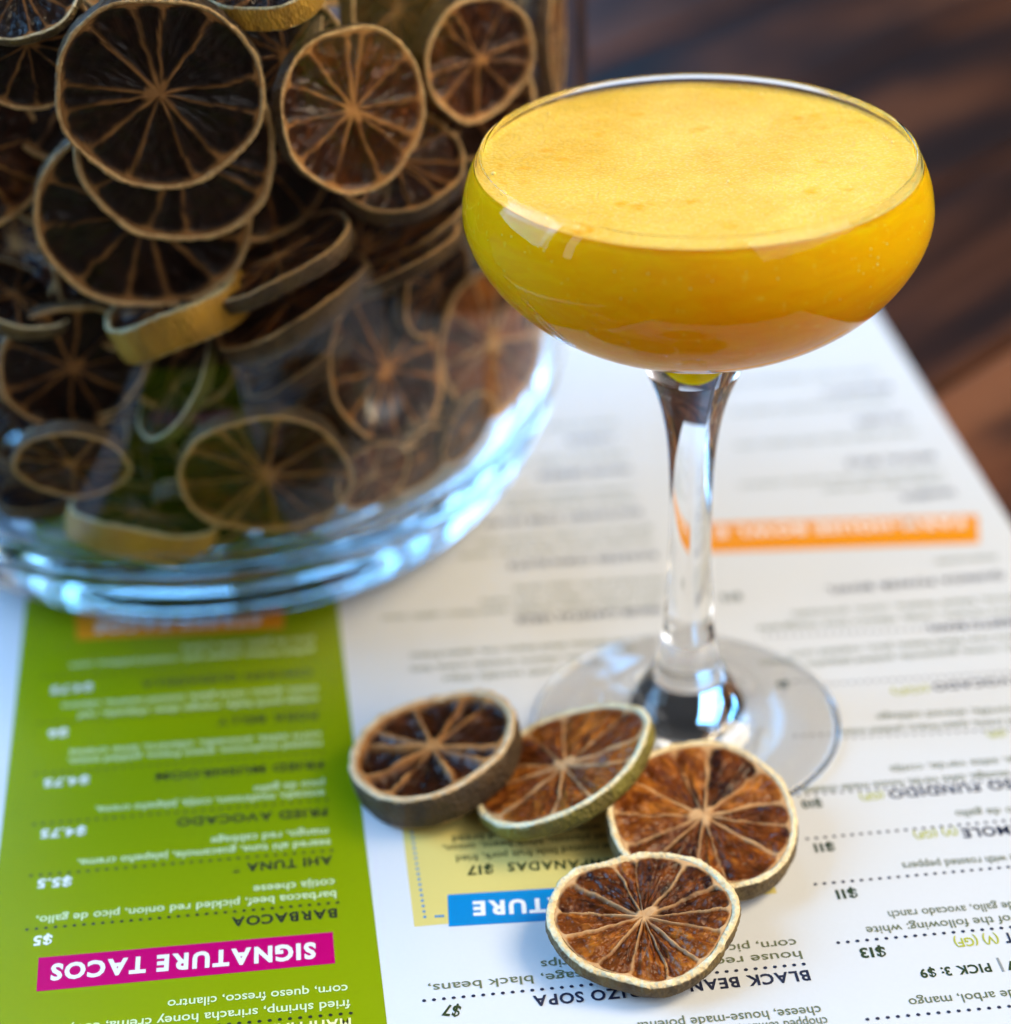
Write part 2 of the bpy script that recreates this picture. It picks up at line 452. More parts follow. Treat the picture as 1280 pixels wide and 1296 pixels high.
GLYPHS = {}
def text_mesh(s, bold):
    """Heavy lettering is set letter by letter, so that thickened neighbours never touch."""
    if bold <= 0.02: return glyph_mesh(s, bold)
    V = []; F = []; x = 0.0; last = ' '
    for ch in s:
        if ch == ' ': x += 0.34; last = ch; continue
        x += 0.045*((last in 'HIMNUJ1') + (ch in 'BDEFHIKLMNPRU1'))
        last = ch
        if (ch, bold) not in GLYPHS:
            g_ = glyph_mesh(ch, bold)
            GLYPHS[(ch, bold)] = ([tuple(v.co) for v in g_.vertices], [tuple(p_.vertices) for p_ in g_.polygons])
            bpy.data.meshes.remove(g_)
        vs, fs = GLYPHS[(ch, bold)]
        lo = min(v[0] for v in vs); hi = max(v[0] for v in vs); b0 = len(V)
        V += [(v[0]-lo+x, v[1], 0.0) for v in vs]; F += [tuple(i+b0 for i in f) for f in fs]
        x += hi-lo+0.07
    return mesh('lettering', V, F)

def put_text(style, s, x0, y0, x1, y1, cap):
    mk, bold, nm = STYLE[style]
    me = text_mesh(s, bold)
    n = len(me.vertices); co = np.empty(n*3, np.float32); me.vertices.foreach_get('co', co); co = co.reshape(-1, 3)
    lo, hi = co[:, 0].min(), co[:, 0].max()
    d = Vector((x1-x0, y1-y0)); L = d.length; d.normalize(); up = Vector((d.y, -d.x)) * -1
    up = Vector((-d.y, d.x))             # reading direction d; letters rise to its left, towards the lens
    sx = L/(hi-lo); sy = cap/CAP
    out = np.zeros_like(co)
    out[:, 0] = (x0 + (co[:, 0]-lo)*sx*d.x + co[:, 1]*sy*up.x)/1000
    out[:, 1] = (y0 + (co[:, 0]-lo)*sx*d.y + co[:, 1]*sy*up.y)/1000
    # every letter a few microns above its neighbour, so touching letters never share a plane
    par_ = list(range(n))
    def root_(i):
        while par_[i] != i:
            par_[i] = par_[par_[i]]; i = par_[i]
        return i
    for e in me.edges:
        a_, b_ = root_(e.vertices[0]), root_(e.vertices[1])
        if a_ != b_: par_[a_] = b_
    roots = [root_(i) for i in range(n)]; order = {r: k for k, r in enumerate(sorted(set(roots)))}
    out[:, 2] = 0.00009 + np.array([(order[r] % 5)*5e-6 for r in roots])
    me.vertices.foreach_set('co', out.ravel()); me.update()
    me.name = nm; me.materials.clear()
    if style in HEADP: par = HEADP[style]
    elif x0 < -79: par = green
    elif style in ('title_dark', 'desc_dark') and x0 < 8 and y0 > -62 and x0 > -71: par = yellow
    elif s == '$17': par = yellow
    else: par = menu
    return obj(nm, me, M[mk], par, smooth=False)

def put_dots(ink, x0, y0, x1, y1, pitch=2.03, r=0.42, parent=None, name='dotted_rule'):
    d = Vector((x1-x0, y1-y0)); n = max(2, int(round(d.length/pitch)))
    V = []; F = []
    for i in range(n+1):
        p = Vector((x0, y0)) + d*(i/n); b = len(V)
        for k in range(12):
            a = 2*math.pi*k/12
            V.append(((p.x+r*math.cos(a))/1000, (p.y+r*math.sin(a))/1000, 0.00009))
        F.append(tuple(range(b, b+12)))
    par = parent or (green if x0 < -79 else menu)
    return obj(name, mesh(name, V, F), M[ink], par, smooth=False)

ROWS = [
    ('title_pale', 'MAHI MAHI', -86.1, -86.6, -104.1, -86.0, 2.9),
    ('desc_white', 'fried shrimp, sriracha honey crema, cotija', -85.9, -81.3, -143.6, -79.8, 2.5),
    ('desc_white', 'corn, queso fresco, cilantro', -86.1, -76.8, -122.7, -75.7, 2.5),
    ('head_magenta', 'SIGNATURE TACOS', -91.9, -63.1, -146.8, -61.2, 4.7),
    ('title_black', 'BARBACOA', -86.8, -52.9, -109.2, -52.3, 2.9),
    ('price_white', '$5', -147.0, -51.8, -150.9, -51.7, 2.9),
    ('desc_white', 'barbacoa beef, pickled red onion, pico de gallo,', -86.6, -47.1, -150.7, -45.4, 2.5),
    ('desc_white', 'cotija cheese', -86.7, -43.1, -104.3, -42.7, 2.5),
    ('title_black', 'AHI TUNA *', -86.7, -35.1, -108.6, -34.7, 2.9),
    ('price_white', '$5.5', -143.6, -33.4, -151.0, -33.0, 2.9),
    ('desc_white', 'seared ahi tuna, guacamole, jalapeño crema,', -86.8, -29.4, -142.6, -27.6, 2.5),
    ('desc_white', 'mango, red cabbage', -87.0, -25.4, -113.2, -24.6, 2.5),
    ('title_black', 'FRIED AVOCADO', -86.8, -18.0, -120.7, -16.4, 2.9),
    ('price_white', '$4.75', -141.1, -16.1, -151.2, -15.6, 2.9),
    ('desc_white', 'avocado, mushroom, cotija, jalapeño crema,', -87.1, -11.4, -139.2, -9.2, 2.5),
    ('desc_white', 'pico de gallo', -86.9, -7.6, -103.1, -7.4, 2.5),
    ('title_black', 'FRIED MUSHROOM', -86.7, -0.1, -125.5, 1.4, 2.9),
    ('price_white', '$4.75', -141.0, 2.8, -151.4, 3.2, 2.9),
    ('desc_white', 'roasted mushroom, queso fresco, pickled onion,', -86.6, 7.7, -146.2, 10.4, 2.5),
    ('desc_white', 'corn salsa, avocado, cilantro, lime crema', -86.6, 11.2, -146.0, 13.8, 2.5),
    ('title_black', 'PORK BELLY', -87.0, 19.8, -111.0, 20.8, 2.9),
    ('price_white', '$6', -146.7, 22.5, -151.4, 22.6, 2.9),
    ('desc_white', 'crispy pork belly, mango slaw, chipotle, red', -86.5, 26.0, -144.3, 28.6, 2.5),
    ('desc_white', 'onion, queso, citrus glaze, toasted sesame, cilantro', -86.3, 30.4, -148.5, 33.3, 2.5),
    ('title_black', 'CHICKEN QUESADILLA', -87.2, 38.1, -129.2, 39.9, 2.9),
    ('price_white', '$4.75', -141.4, 40.6, -151.5, 40.9, 2.9),
    ('desc_white', 'grilled chicken, pepper jack, roasted poblano, corn', -86.3, 47.5, -147.1, 50.6, 2.5),
    ('desc_white', 'pico de gallo, lime crema', -86.1, 52.2, -119.4, 53.8, 2.5),
    ('head_orange', 'STREET TACOS', -99.1, 65.1, -141.3, 68.2, 4.4),
    ('desc_olive', 'chopped tomato, cilantro', 8.0, -101.1, -18.4, -100.4, 2.5),
    ('desc_olive', 'cheese, house-made polenta', 7.5, -97.8, -29.6, -96.8, 2.6),
    ('title_navy', 'BLACK BEAN CHORIZO SOPA', 7.7, -87.3, -49.1, -86.1, 3.0),
    ('price_dark', '$7', -63.7, -86.7, -67.1, -85.7, 3.1),
    ('desc_olive', 'house recipe chorizo sausage, black beans,', 7.6, -81.4, -69.8, -79.4, 2.5),
    ('desc_olive', 'corn, pico de gallo, tortilla strips', 7.4, -77.7, -46.1, -76.0, 2.5),
    ('title_dark', 'EMPANADAS', -26.4, -45.8, -48.8, -43.8, 2.9),
    ('price_dark', '$17', -52.0, -43.9, -57.8, -43.5, 3.0),
    ('desc_dark', 'slow roasted little fruit pork, fried', -22.3, -40.7, -59.7, -39.6, 2.4),
    ('desc_dark', 'sweet plantain, black beans, onion,', -21.7, -37.2, -62.2, -35.6, 2.4),
    ('desc_dark', 'with citrus slaw and bread', -26.4, -33.6, -59.8, -32.7, 2.4),
    ('head_blue', 'SIGNATURE', -23.7, -58.5, -57.8, -55.5, 4.3),
    ('title_navy', 'HOUSE CARNITAS VERDE', 3.1, 51.1, -34.1, 52.7, 2.9),
    ('title_navy', 'ROASTED CORN ELOTE', 7.1, 77.9, -32.7, 79.2, 2.9),
    ('title_navy', 'SOUTHWEST COBB SALAD', 7.2, 100.6, -36.8, 101.4, 2.9),
    ('title_navy', 'CAESAR', 6.6, 144.1, -7.2, 144.1, 2.9),
    ('title_navy', 'HOUSE GREENS', 8.3, 124.7, -18.1, 125.2, 2.9),
    ('desc_olive', 'marinated pork, salsa verde', 7.2, 65.0, -32.8, 67.2, 2.5),
    ('desc_olive', 'charred onion, cilantro, lime crema', 6.2, 59.7, -42.3, 62.3, 2.5),
    ('desc_olive', 'slow cooked carnitas, tomatillo, queso fresco, radish, onion', 3.6, 54.8, -68.2, 59.1, 2.5),
    ('desc_olive', 'grilled corn, cotija, smoked chile', 8.3, 91.0, -39.5, 91.7, 2.5),
    ('desc_olive', 'avocado, bacon, black bean, ranch', 6.9, 84.9, -45.1, 85.7, 2.5),
    ('desc_olive', 'romaine, pepitas, tomato, egg', 7.0, 113.1, -35.5, 114.2, 2.5),
    ('desc_olive', 'chipotle dressing, tortilla', 7.0, 107.2, -29.6, 108.4, 2.5),
    ('desc_olive', 'field greens, radish, citrus', 8.2, 133.2, -26.3, 134.1, 2.5),
    ('desc_olive', 'shaved manchego', 9.3, 152.5, -12.0, 152.9, 2.5),
    ('desc_olive', 'charred tomato, black beans, rice, queso fresco', -1.6, 37.9, -62.5, 40.6, 2.5),
    ('desc_olive', 'pickled onion, cilantro, avocado crema, lime', -7.2, 32.7, -63.0, 34.7, 2.5),
    ('desc_olive', 'served with tortilla chips', -16.2, 27.9, -55.5, 29.3, 2.5),
    ('title_navy', 'MARGARITA', 94.8, 160.5, 73.6, 160.1, 2.9),
    ('title_navy', 'PALOMA', 94.0, 141.3, 78.2, 140.9, 2.9),
    ('title_navy', 'MEZCAL MULE', 95.3, 117.0, 69.6, 117.4, 2.9),
    ('title_navy', 'SANGRIA', 94.8, 96.3, 79.5, 95.8, 2.9),
    ('desc_olive', 'tequila, lime, agave, orange liqueur, salt rim', 93.5, 170.1, 46.7, 171.1, 2.5),
    ('desc_olive', 'grapefruit, lime, soda, blanco tequila, salt', 92.0, 151.4, 43.9, 152.4, 2.5),
    ('desc_olive', 'mezcal, ginger beer, lime, bitters, mint', 94.6, 131.3, 40.6, 132.2, 2.5),
    ('desc_olive', 'red wine, brandy, citrus, berries, cinnamon', 94.7, 108.1, 36.8, 109.6, 2.5),
    ('desc_olive', 'orange, apple, soda water', 94.1, 102.2, 59.1, 103.4, 2.5),
    ('head_orange_b', 'FARM-HOUSE BOWL E', 92.7, 80.9, 25.3, 87.2, 4.6),
    ('title_navy', 'QUINOA POWER BOWL', 94.7, 52.4, 47.4, 53.1, 2.9),
    ('desc_olive', 'choose a protein', 95.7, 60.9, 79.1, 61.4, 2.4),
    ('price_dark', '$12', 25.1, 53.8, 19.5, 54.0, 2.8),
    ('desc_olive', 'quinoa, black beans, corn, avocado', 97.5, 41.0, 35.9, 43.2, 2.5),
    ('desc_olive', 'cherry tomato, cotija, cilantro lime vinaigrette', 95.5, 35.3, 25.7, 38.3, 2.5),
    ('title_navy', 'BURRITO BOWL', 94.0, 30.8, 67.6, 31.6, 2.9),
    ('desc_olive', 'cilantro rice, black beans, pico, roasted corn', 93.7, 23.9, 31.1, 25.6, 2.5),
    ('desc_olive', 'queso, crema, guacamole, pickled jalapeño, cilantro', 92.1, 19.1, 22.2, 21.1, 2.5),
    ('title_navy', 'AVOCADO', 84.1, 6.2, 61.8, 6.6, 2.9),
    ('tag', '(GF)', 60.6, 5.8, 51.4, 6.0, 2.3),
    ('price_dark', '$9', 26.9, 11.4, 23.9, 11.6, 2.8),
    ('desc_olive', 'crisp tortilla, shaved cabbage', 85.3, -6.3, 45.2, -3.5, 2.5),
    ('desc_olive', 'chipotle crema, queso fresco, pickled onion', 83.7, -10.9, 35.2, -8.0, 2.5),
    ('tag', '(GF)', 73.2, -14.6, 68.7, -14.5, 2.3),
    ('desc_olive', 'sausage, salsa verde, cotija', 80.7, -25.2, 42.6, -23.8, 2.5),
    ('desc_olive', 'chorizo sausage, salsa verde, house made cheese', 79.0, -30.1, 21.0, -28.3, 2.5),
    ('title_navy', 'QUESO FUNDIDO', 78.2, -33.5, 39.8, -32.3, 3.0),
    ('tag', '(GF)', 38.6, -32.7, 33.1, -32.7, 2.4),
    ('price_dark', '$10', 24.2, -33.0, 19.5, -32.8, 2.8),
    ('desc_olive', 'chips, pico de gallo', 78.0, -43.5, 52.6, -41.9, 2.5),
    ('title_navy', 'GUACAMOLE', 78.1, -49.5, 52.0, -48.3, 3.1),
    ('tag', '(V) (GF)', 51.1, -47.9, 41.2, -47.7, 2.4),
    ('price_dark', '$11', 23.1, -48.4, 18.6, -48.2, 2.8),
    ('desc_olive', 'tomatillo, lime with roasted peppers', 75.1, -59.3, 35.9, -57.5, 2.5),
    ('price_dark', '$11', 23.9, -64.1, 19.4, -64.0, 2.9),
    ('desc_olive', 'cheese, pico de gallo, avocado ranch', 70.6, -74.2, 28.6, -72.3, 2.5),
    ('desc_olive', 'your choice of the following: white', 70.9, -78.1, 22.7, -76.4, 2.5),
    ('title_navy', 'TACO FLIGHT', 71.5, -83.5, 50.3, -82.8, 3.0),
    ('tag', '(V) (GF)', 49.0, -83.1, 39.6, -82.8, 2.6),
    ('price_dark', '$13', 24.9, -82.9, 19.6, -82.6, 2.9),
    ('title_dark', 'PICK 2: $7', 63.5, -91.5, 48.0, -91.2, 2.5),
    ('title_dark', 'PICK 3: $9', 44.7, -91.1, 30.0, -90.7, 2.5),
    ('title_gray', '|', 47.1, -90.8, 46.6, -90.8, 3.2),
    ('desc_olive', 'fruit, chile de arbol, mango', 62.1, -99.8, 25.4, -98.6, 2.5),
]
DOTS = [
    ('ink', -86.0, -85.2, -151.2, -83.3),
    ('ink', -86.5, -51.0, -152.5, -49.2),
    ('ink', -86.7, -33.3, -152.6, -31.4),
    ('ink', -86.8, -15.0, -152.9, -13.3),
    ('ink', -86.6, 3.5, -153.4, 5.7),
    ('ink', -86.7, 23.0, -153.7, 25.9),
    ('ink', -86.4, 42.2, -153.5, 45.4),
    ('navy', 7.3, -85.4, -71.0, -83.9),
    ('navy', 69.5, -104.5, 15.9, -103.0),
    ('navy', 73.0, -81.7, 15.9, -80.2),
    ('navy', 76.4, -62.9, 15.8, -61.4),
    ('navy', 78.4, -47.4, 17.8, -46.2),
    ('navy', 79.8, -33.2, 17.6, -30.7),
    ('navy', 82.4, -14.9, 23.6, -10.2),
    ('navy', 87.2, 7.8, 24.9, 11.4),
    ('navy', 93.0, 28.0, 27.0, 33.4),
]
for row in ROWS: put_text(*row)
for row in DOTS: put_dots('black' if row[0] == 'ink' else row[0], *row[1:])
put_dots('blue', -68.6, -16, -68.4, -58.6, 1.75, 0.38, yellow)
put_dots('blue', -66.0, -58.8, -64.6, -58.9, 1.9, 0.38, yellow)

# ------------------------------------------------------------------ the coupe glass and its drink
g = empty('coupe_glass', (0, 0, 0.0002))
tag(g, 'clear stemmed coupe glass filled with yellow cocktail standing on the menu', 'glass')
Rm, zm, z0, r0, nn = 0.0487, 0.1325, 0.1040, 0.0130, 1.72
bowl_out = []
for i in range(0, 15):
    t = 1-i/14
    a = t*math.pi/2
    bowl_out.append((r0+(Rm-r0)*math.cos(a)**(2/nn), zm-(zm-z0)*math.sin(a)**(2/nn)))
for i in range(1, 8):
    t = i/7
    bowl_out.append((Rm-(Rm-0.0450)*t**2, zm+(0.1446-zm)*t))
neck = [(0.0102, 0.0945), (0.0113, 0.0985), (0.0119, 0.1018)]
FX = [(neck[i][0], neck[i][1]) for i in range(len(neck))]
outer_b = resample(FX + bowl_out, 0.0007)
lip = [(0.04495, 0.1450), (0.04465, 0.1453), (0.04430, 0.1450)]
TH = 0.0011
inner = []
for i in range(0, 8):
    t = 1-i/7
    inner.append((Rm-TH-(Rm-TH-0.0439)*t**2, zm+(0.1446-zm)*t))
for i in range(1, 15):
    a = (i/14)*math.pi/2
    inner.append((0.0100+(Rm-TH-0.0100)*math.cos(a)**(2/nn), zm-(zm-z0-0.0012)*math.sin(a)**(2/nn)))
inner += [(0.0090, 0.1022), (0.0072, 0.0996), (0.0054, 0.0970), (0.0034, 0.0948), (0.0016, 0.0937), (0.0, 0.0935)]
inner_s = resample(inner, 0.0007)
lathe('bowl', outer_b + lip + inner_s, 192, M['bowl_glass'], g)
stem = [(0.0092, 0.0150), (0.0077, 0.0185), (0.0071, 0.0212), (0.0066, 0.0240), (0.0059, 0.0280), (0.0053, 0.0376),
        (0.0049, 0.0443), (0.0047, 0.0540), (0.0047, 0.0612), (0.0050, 0.0690), (0.00555, 0.0765), (0.00665, 0.0835), (0.0082, 0.0893), (0.0102, 0.0945)]
foot = [(0.0, 0.0016), (0.012, 0.0013), (0.024, 0.0006), (0.0325, 0.0), (0.0352, 0.0), (0.0361, 0.0007), (0.0362, 0.0013), (0.0356, 0.0019),
        (0.0330, 0.0023), (0.0265, 0.0031), (0.0200, 0.0048), (0.0150, 0.0078), (0.0115, 0.0115), (0.0092, 0.0150)]
lathe('stem', resample(stem, 0.0007), 128, M['glass'], g)
lathe('foot', resample(foot, 0.0006), 160, M['glass'], g)

c = empty('cocktail', (0, 0, 0.0002))
tag(c, 'opaque golden yellow cocktail with pale foam filling the coupe glass', 'drink')
LV = 0.1424
liq = [(0.0, 0.0932), (0.0018, 0.0934), (0.0037, 0.0946), (0.0057, 0.0968), (0.0075, 0.0994), (0.0094, 0.1021)]
for i in range(0, 15):
    a = (1-i/14)*math.pi/2
    liq.append((0.0112+(Rm-0.00045-0.0112)*math.cos(a)**(2/nn), zm-(zm-z0-0.0008)*math.sin(a)**(2/nn)))
for i in range(1, 8):
    t = i/7; z = zm+(0.1446-zm)*t
    if z < LV-0.0006: liq.append((Rm-0.00045-(Rm-0.0450)*t**2, z))
def side_r(z):
    t = (z-zm)/(0.1446-zm); return Rm-0.00045-(Rm-0.0450)*t**2
liq.append((side_r(LV-0.0005), LV-0.0005))
lathe('liquid', resample(liq, 0.0009) + [(0.0440, LV-0.00035), (0.030, LV-0.0004), (0.015, LV-0.0004), (0.0, LV-0.0004)], 160, M['liquid'], c)
# foam: thin domed layer with a meniscus and small pits
def build_foam():
    V = []; F = []; nr, ns = 90, 220
    rmax = side_r(LV)-0.00005
    for j in range(nr+1):
        f = j/nr; r = rmax*f
        for k in range(ns):
            a = 2*math.pi*k/ns; x, y = r*math.cos(a), r*math.sin(a)
            h = LV + 0.00018*(noise.noise(Vector((x*60, y*60, 1.3))))
            men = max(0.0, (r-(rmax-0.0022))/0.0022)
            h += 0.0007*men*men
            V.append((x, y, h))
    for j in range(nr):
        for k in range(ns):
            k2 = (k+1) % ns
            F.append((j*ns+k, (j+1)*ns+k, (j+1)*ns+k2, j*ns+k2))
    return obj('foam', mesh('foam', V, F), M['foam'], c)
build_foam()
# small bubbles clinging under the rim on the near side and floating on the foam
bm = bmesh.new(); bmesh.ops.create_icosphere(bm, subdivisions=2, radius=1.0)
bub = bpy.data.meshes.new('bubble'); bm.to_mesh(bub); bm.free(); bub.materials.append(M['bubble'])
brng = random.Random(5)
for k in range(46):
    if k < 34:
        az = RAD(brng.choice([brng.gauss(312, 7), brng.gauss(230, 10), brng.uniform(200, 340)])); z = LV-0.0035-abs(brng.gauss(0, 0.004))
        t_ = (z-zm)/(0.1446-zm); r_ = Rm-0.00045-(Rm-0.0450)*t_*t_*(1 if t_ > 0 else 0)-0.00005; rad_ = brng.uniform(0.00012, 0.00026)
    else:
        az = RAD(brng.uniform(0, 360)); r_ = brng.choice([0.0415, 0.042, brng.uniform(0.0, 0.03)]); z = LV+0.0001; rad_ = brng.uniform(0.0002, 0.0005)
    o = obj('bubble', bub, None, c); o.location = (r_*math.cos(az), r_*math.sin(az), z); o.scale = (rad_, rad_, rad_)

# ------------------------------------------------------------------ the glass jar
JX, JY, JR, JRX, JRZ, JN = -0.12244, 0.12435, 0.10553, 0.03667, 0.09554, 1.9635
def jar_out(z):
    t = min(1, max(0, (JRZ-z)/JRZ)); cc = t**(JN/2)
    return JR-JRX+JRX*math.sqrt(max(0, 1-cc*cc))**(2/JN)
FLOOR = 0.0155
def jar_in(z):
    k = min(1, max(0, (z-FLOOR)/0.0255))
    return jar_out(z)-0.0023-0.017*(1-math.sqrt(max(0, 1-(1-k)**2)))
jp = [(0.0, 0.0042), (0.018, 0.0046), (0.030, 0.0030), (0.038, 0.0044), (0.045, 0.0026), (0.051, 0.0040), (0.0565, 0.0020), (0.0600, 0.0030), (0.0630, 0.0004), (0.0650, 0.0)]
jp += [(jar_out(0.0)-0.0006, 0.0006)] if False else []
zs = [0.0008, 0.002, 0.0045, 0.008, 0.013, 0.019, 0.026, 0.034, 0.044, 0.056, 0.070, 0.084, 0.0955, 0.12, 0.16, 0.20, 0.24, 0.262]
jp += [(jar_out(z), z) for z in zs]
jp += [(JR-0.0004, 0.2655), (JR-0.0012, 0.2664), (JR-0.0022, 0.2655)]
zi = [0.262, 0.24, 0.20, 0.16, 0.12, 0.0955, 0.084, 0.070, 0.056, 0.044, 0.036, 0.030, 0.025, 0.0215, 0.0190, 0.0175, 0.0164, 0.0158]
jp += [(jar_in(z), z) for z in zi]
jp += [(jar_in(FLOOR)-0.004, FLOOR-0.0001), (0.03, FLOOR), (0.0, FLOOR)]
jar = lathe('glass_jar', resample(jp, 0.0016), 192, M['jar'])
jar.location = (JX, JY, 0.0002)
tag(jar, 'large clear round glass jar with thick bottom full of dried citrus slices', 'jar')

# ------------------------------------------------------------------ dried citrus slices
def slice_meshes(seed, R, th, fourier=(), nseg=11, rim=0.085, mem=0.42, sink=0.9, cup=0.0, res=1.0, ecc=0.0, wob=0.02, core=0.11, thin=1.0, pillow=False):
    """Flesh and rind meshes of a dried wheel (axis z, top face at z=0). mm in, metres out."""
    rng = random.Random(seed)
    nth = int(240*res); nr = int(46*res)
    ph = [rng.uniform(0, 6.28) for _ in range(6)]
    def rad(a):
        r = R
        if fourier:
            for m in range(1, 4):
                r += fourier[2*m-2]*math.cos(m*a)+fourier[2*m-1]*math.sin(m*a)
        r *= 1 + wob*(math.sin(3*a+ph[0])*0.5+math.sin(5*a+ph[1])*0.45+math.sin(8*a+ph[2])*0.3)
        return r
    # membranes
    base = rng.uniform(0, 6.28); angs = []
    for i in range(nseg):
        angs.append(base + 2*math.pi*(i+rng.uniform(-0.36, 0.36))/nseg)
    wv = [(rng.uniform(0, 6.28), rng.uniform(0.005, 0.035), rng.uniform(1, 3), rng.uniform(0.55, 1.5)) for _ in angs]
    ccx, ccy = rng.uniform(-0.05, 0.05), rng.uniform(-0.05, 0.05)
    lev = [rng.uniform(0.6, 1.4) for _ in angs]; lev2 = [rng.uniform(-0.5, 0.5) for _ in angs]
    wz = [rng.uniform(0, 6.28) for _ in range(3)]
    def warp(x, y):
        rr = math.hypot(x, y)/R; a = math.atan2(y, x)
        return cup*(rr*rr-0.4) + 0.035*R*rr*(math.sin(2*a+wz[0])*0.5+math.sin(3*a+wz[1])*0.5)
    def field(f, a):
        """pith mask, height and segment tone at radius fraction f (0 centre .. 1 inner edge of rind)."""
        r = f*R
        best = 99; x0, y0 = 3*f*math.cos(a), 3*f*math.sin(a); near = 0; bd = 9
        for i, (b, w) in enumerate(zip(angs, wv)):
            off = w[1]*2.2*noise.noise(Vector((f*2.6, i*5.3, seed)))+0.030*noise.noise(Vector((f*8.0, i*3.1, seed+7)))
            d = (a-b-off+math.pi) % (2*math.pi)-math.pi
            dist = abs(d)*max(r, 0.02*R)
            wd = mem*w[3]*(0.7+0.35*f+2.2*max(0, f-0.86)*3+0.9*max(0, 0.3-f)*2)*(1+0.45*noise.noise(Vector((f*6.5, i*2.7, seed+3))))
            q = dist/max(0.1, wd)
            if q < best: best = q; near = i; bd = dist
        seg = 0; dd = 9
        for i, b in enumerate(angs):
            d = (a-b) % (2*math.pi)
            if d < dd: dd = d; seg = i
        lv = lev[seg]
        strength = 0.70+0.45*noise.noise(Vector((f*4.0, near*7.7, seed*1.7)))+0.25*max(0, 0.4-f)
        m = max(0.0, 1-max(0, best-0.30)/1.15)*min(1.0, max(0.25, strength))
        x, y = f*math.cos(a)-ccx, f*math.sin(a)-ccy
        cr = core*(1+0.30*math.sin(3*a+ph[3])+0.2*math.sin(5*a+ph[5]))
        m = max(m, min(1, max(0, (cr-math.hypot(x, y))/(0.45*cr)+0.5)))
        m = max(m, min(1, max(0, (f-(0.975-0.07/(1+best*best*0.4)+0.012*noise.noise(Vector((a*9, seed, 0)))))/0.03)))
        m = m*m*(3-2*m)
        ca, sa = math.cos(a), math.sin(a)
        wr = noise.noise(Vector((ca*11+seed, sa*11, f*2.0)))*0.55+noise.noise(Vector((ca*27, sa*27+seed, f*4.5)))*0.40
        ves = noise.noise(Vector((f*ca*R*0.75, f*sa*R*0.75, seed*2.3)))*0.40+noise.noise(Vector((f*ca*R*1.9, f*sa*R*1.9, seed*0.3)))*0.22
        bow = min(1.0, bd/2.6)
        puff = bow**0.5 if pillow else 0.0
        h = (1-m)*(-sink*lv*(1.0-0.85*puff if pillow else 0.45+0.55*bow) + (wr+ves)*(0.75 if pillow else 0.5)) + m*0.14*noise.noise(Vector((f*14*ca, f*14*sa, seed)))
        edge = max(0, (f-0.84)/0.16); h *= (1-0.5*edge*edge)
        return m, h, lev2[seg]+0.35*ves
    V = []; F = []; P = []; U = []; G = []
    fr = 1-rim
    tops = []
    for j in range(nr+1):
        f = (j/nr)**0.85
        for k in range(nth):
            a = 2*math.pi*k/nth
            r = rad(a)*fr*f
            x, y = r*math.cos(a), r*math.sin(a)
            m, h, sv = field(f, a)
            V.append((x/1000, y/1000, (h+warp(x, y))/1000)); P.append(m); G.append(sv); U.append((k/nth, f))
    for j in range(nr):
        for k in range(nth):
            k2 = (k+1) % nth
            F.append((j*nth+k, (j+1)*nth+k, (j+1)*nth+k2, j*nth+k2))
    # underside, coarse
    b0 = len(V); nb = max(6, nr//4)
    for j in range(nb+1):
        f = j/nb
        for k in range(nth):
            a = 2*math.pi*k/nth; r = rad(a)*fr*f*0.985
            x, y = r*math.cos(a), r*math.sin(a); m, h, sv = field(f, a)
            V.append((x/1000, y/1000, (-th-h*0.7+warp(x, y))/1000)); P.append(m); G.append(sv); U.append((k/nth, f))
    for j in range(nb):
        for k in range(nth):
            k2 = (k+1) % nth
            F.append((b0+j*nth+k2, b0+(j+1)*nth+k2, b0+(j+1)*nth+k, b0+j*nth+k))
    fm = mesh('flesh', V, F)
    at = fm.attributes.new('pith', 'FLOAT', 'POINT'); at.data.foreach_set('value', P)
    at = fm.attributes.new('segment', 'FLOAT', 'POINT'); at.data.foreach_set('value', G)
    uv = fm.uv_layers.new(name='polar')
    li = np.empty(len(fm.loops), np.int32); fm.loops.foreach_get('vertex_index', li)
    ua = np.array(U, np.float32)[li]
    # close the seam of u
    ls = 0
    for poly in fm.polygons:
        idx = list(poly.loop_indices); us = [ua[i][0] for i in idx]
        if max(us)-min(us) > 0.5:
            for i in idx:
                if ua[i][0] < 0.5: ua[i][0] += 1.0
    uv.data.foreach_set('uv', ua.ravel())
    # rind: closed tube section around the edge
    V = []; F = []; K = []
    sec = []
    W_ = R*rim
    sec += [(-W_*1.12, -0.55, 0.0), (-W_*0.95, 0.12, 0.0), (-W_*0.55, 0.30, 0.0), (-W_*0.22, 0.16, 0.15), (-0.05, -0.22, 0.62), (0.10, -th*0.30, 1.0), (0.14, -th*0.55, 1.0), (0.02, -th*0.82, 1.0), (-W_*0.25, -th-0.05, 0.55), (-W_*0.6, -th-0.12, 0.05), (-W_*1.12, -th+0.35, 0.0)]
    ns = len(sec)
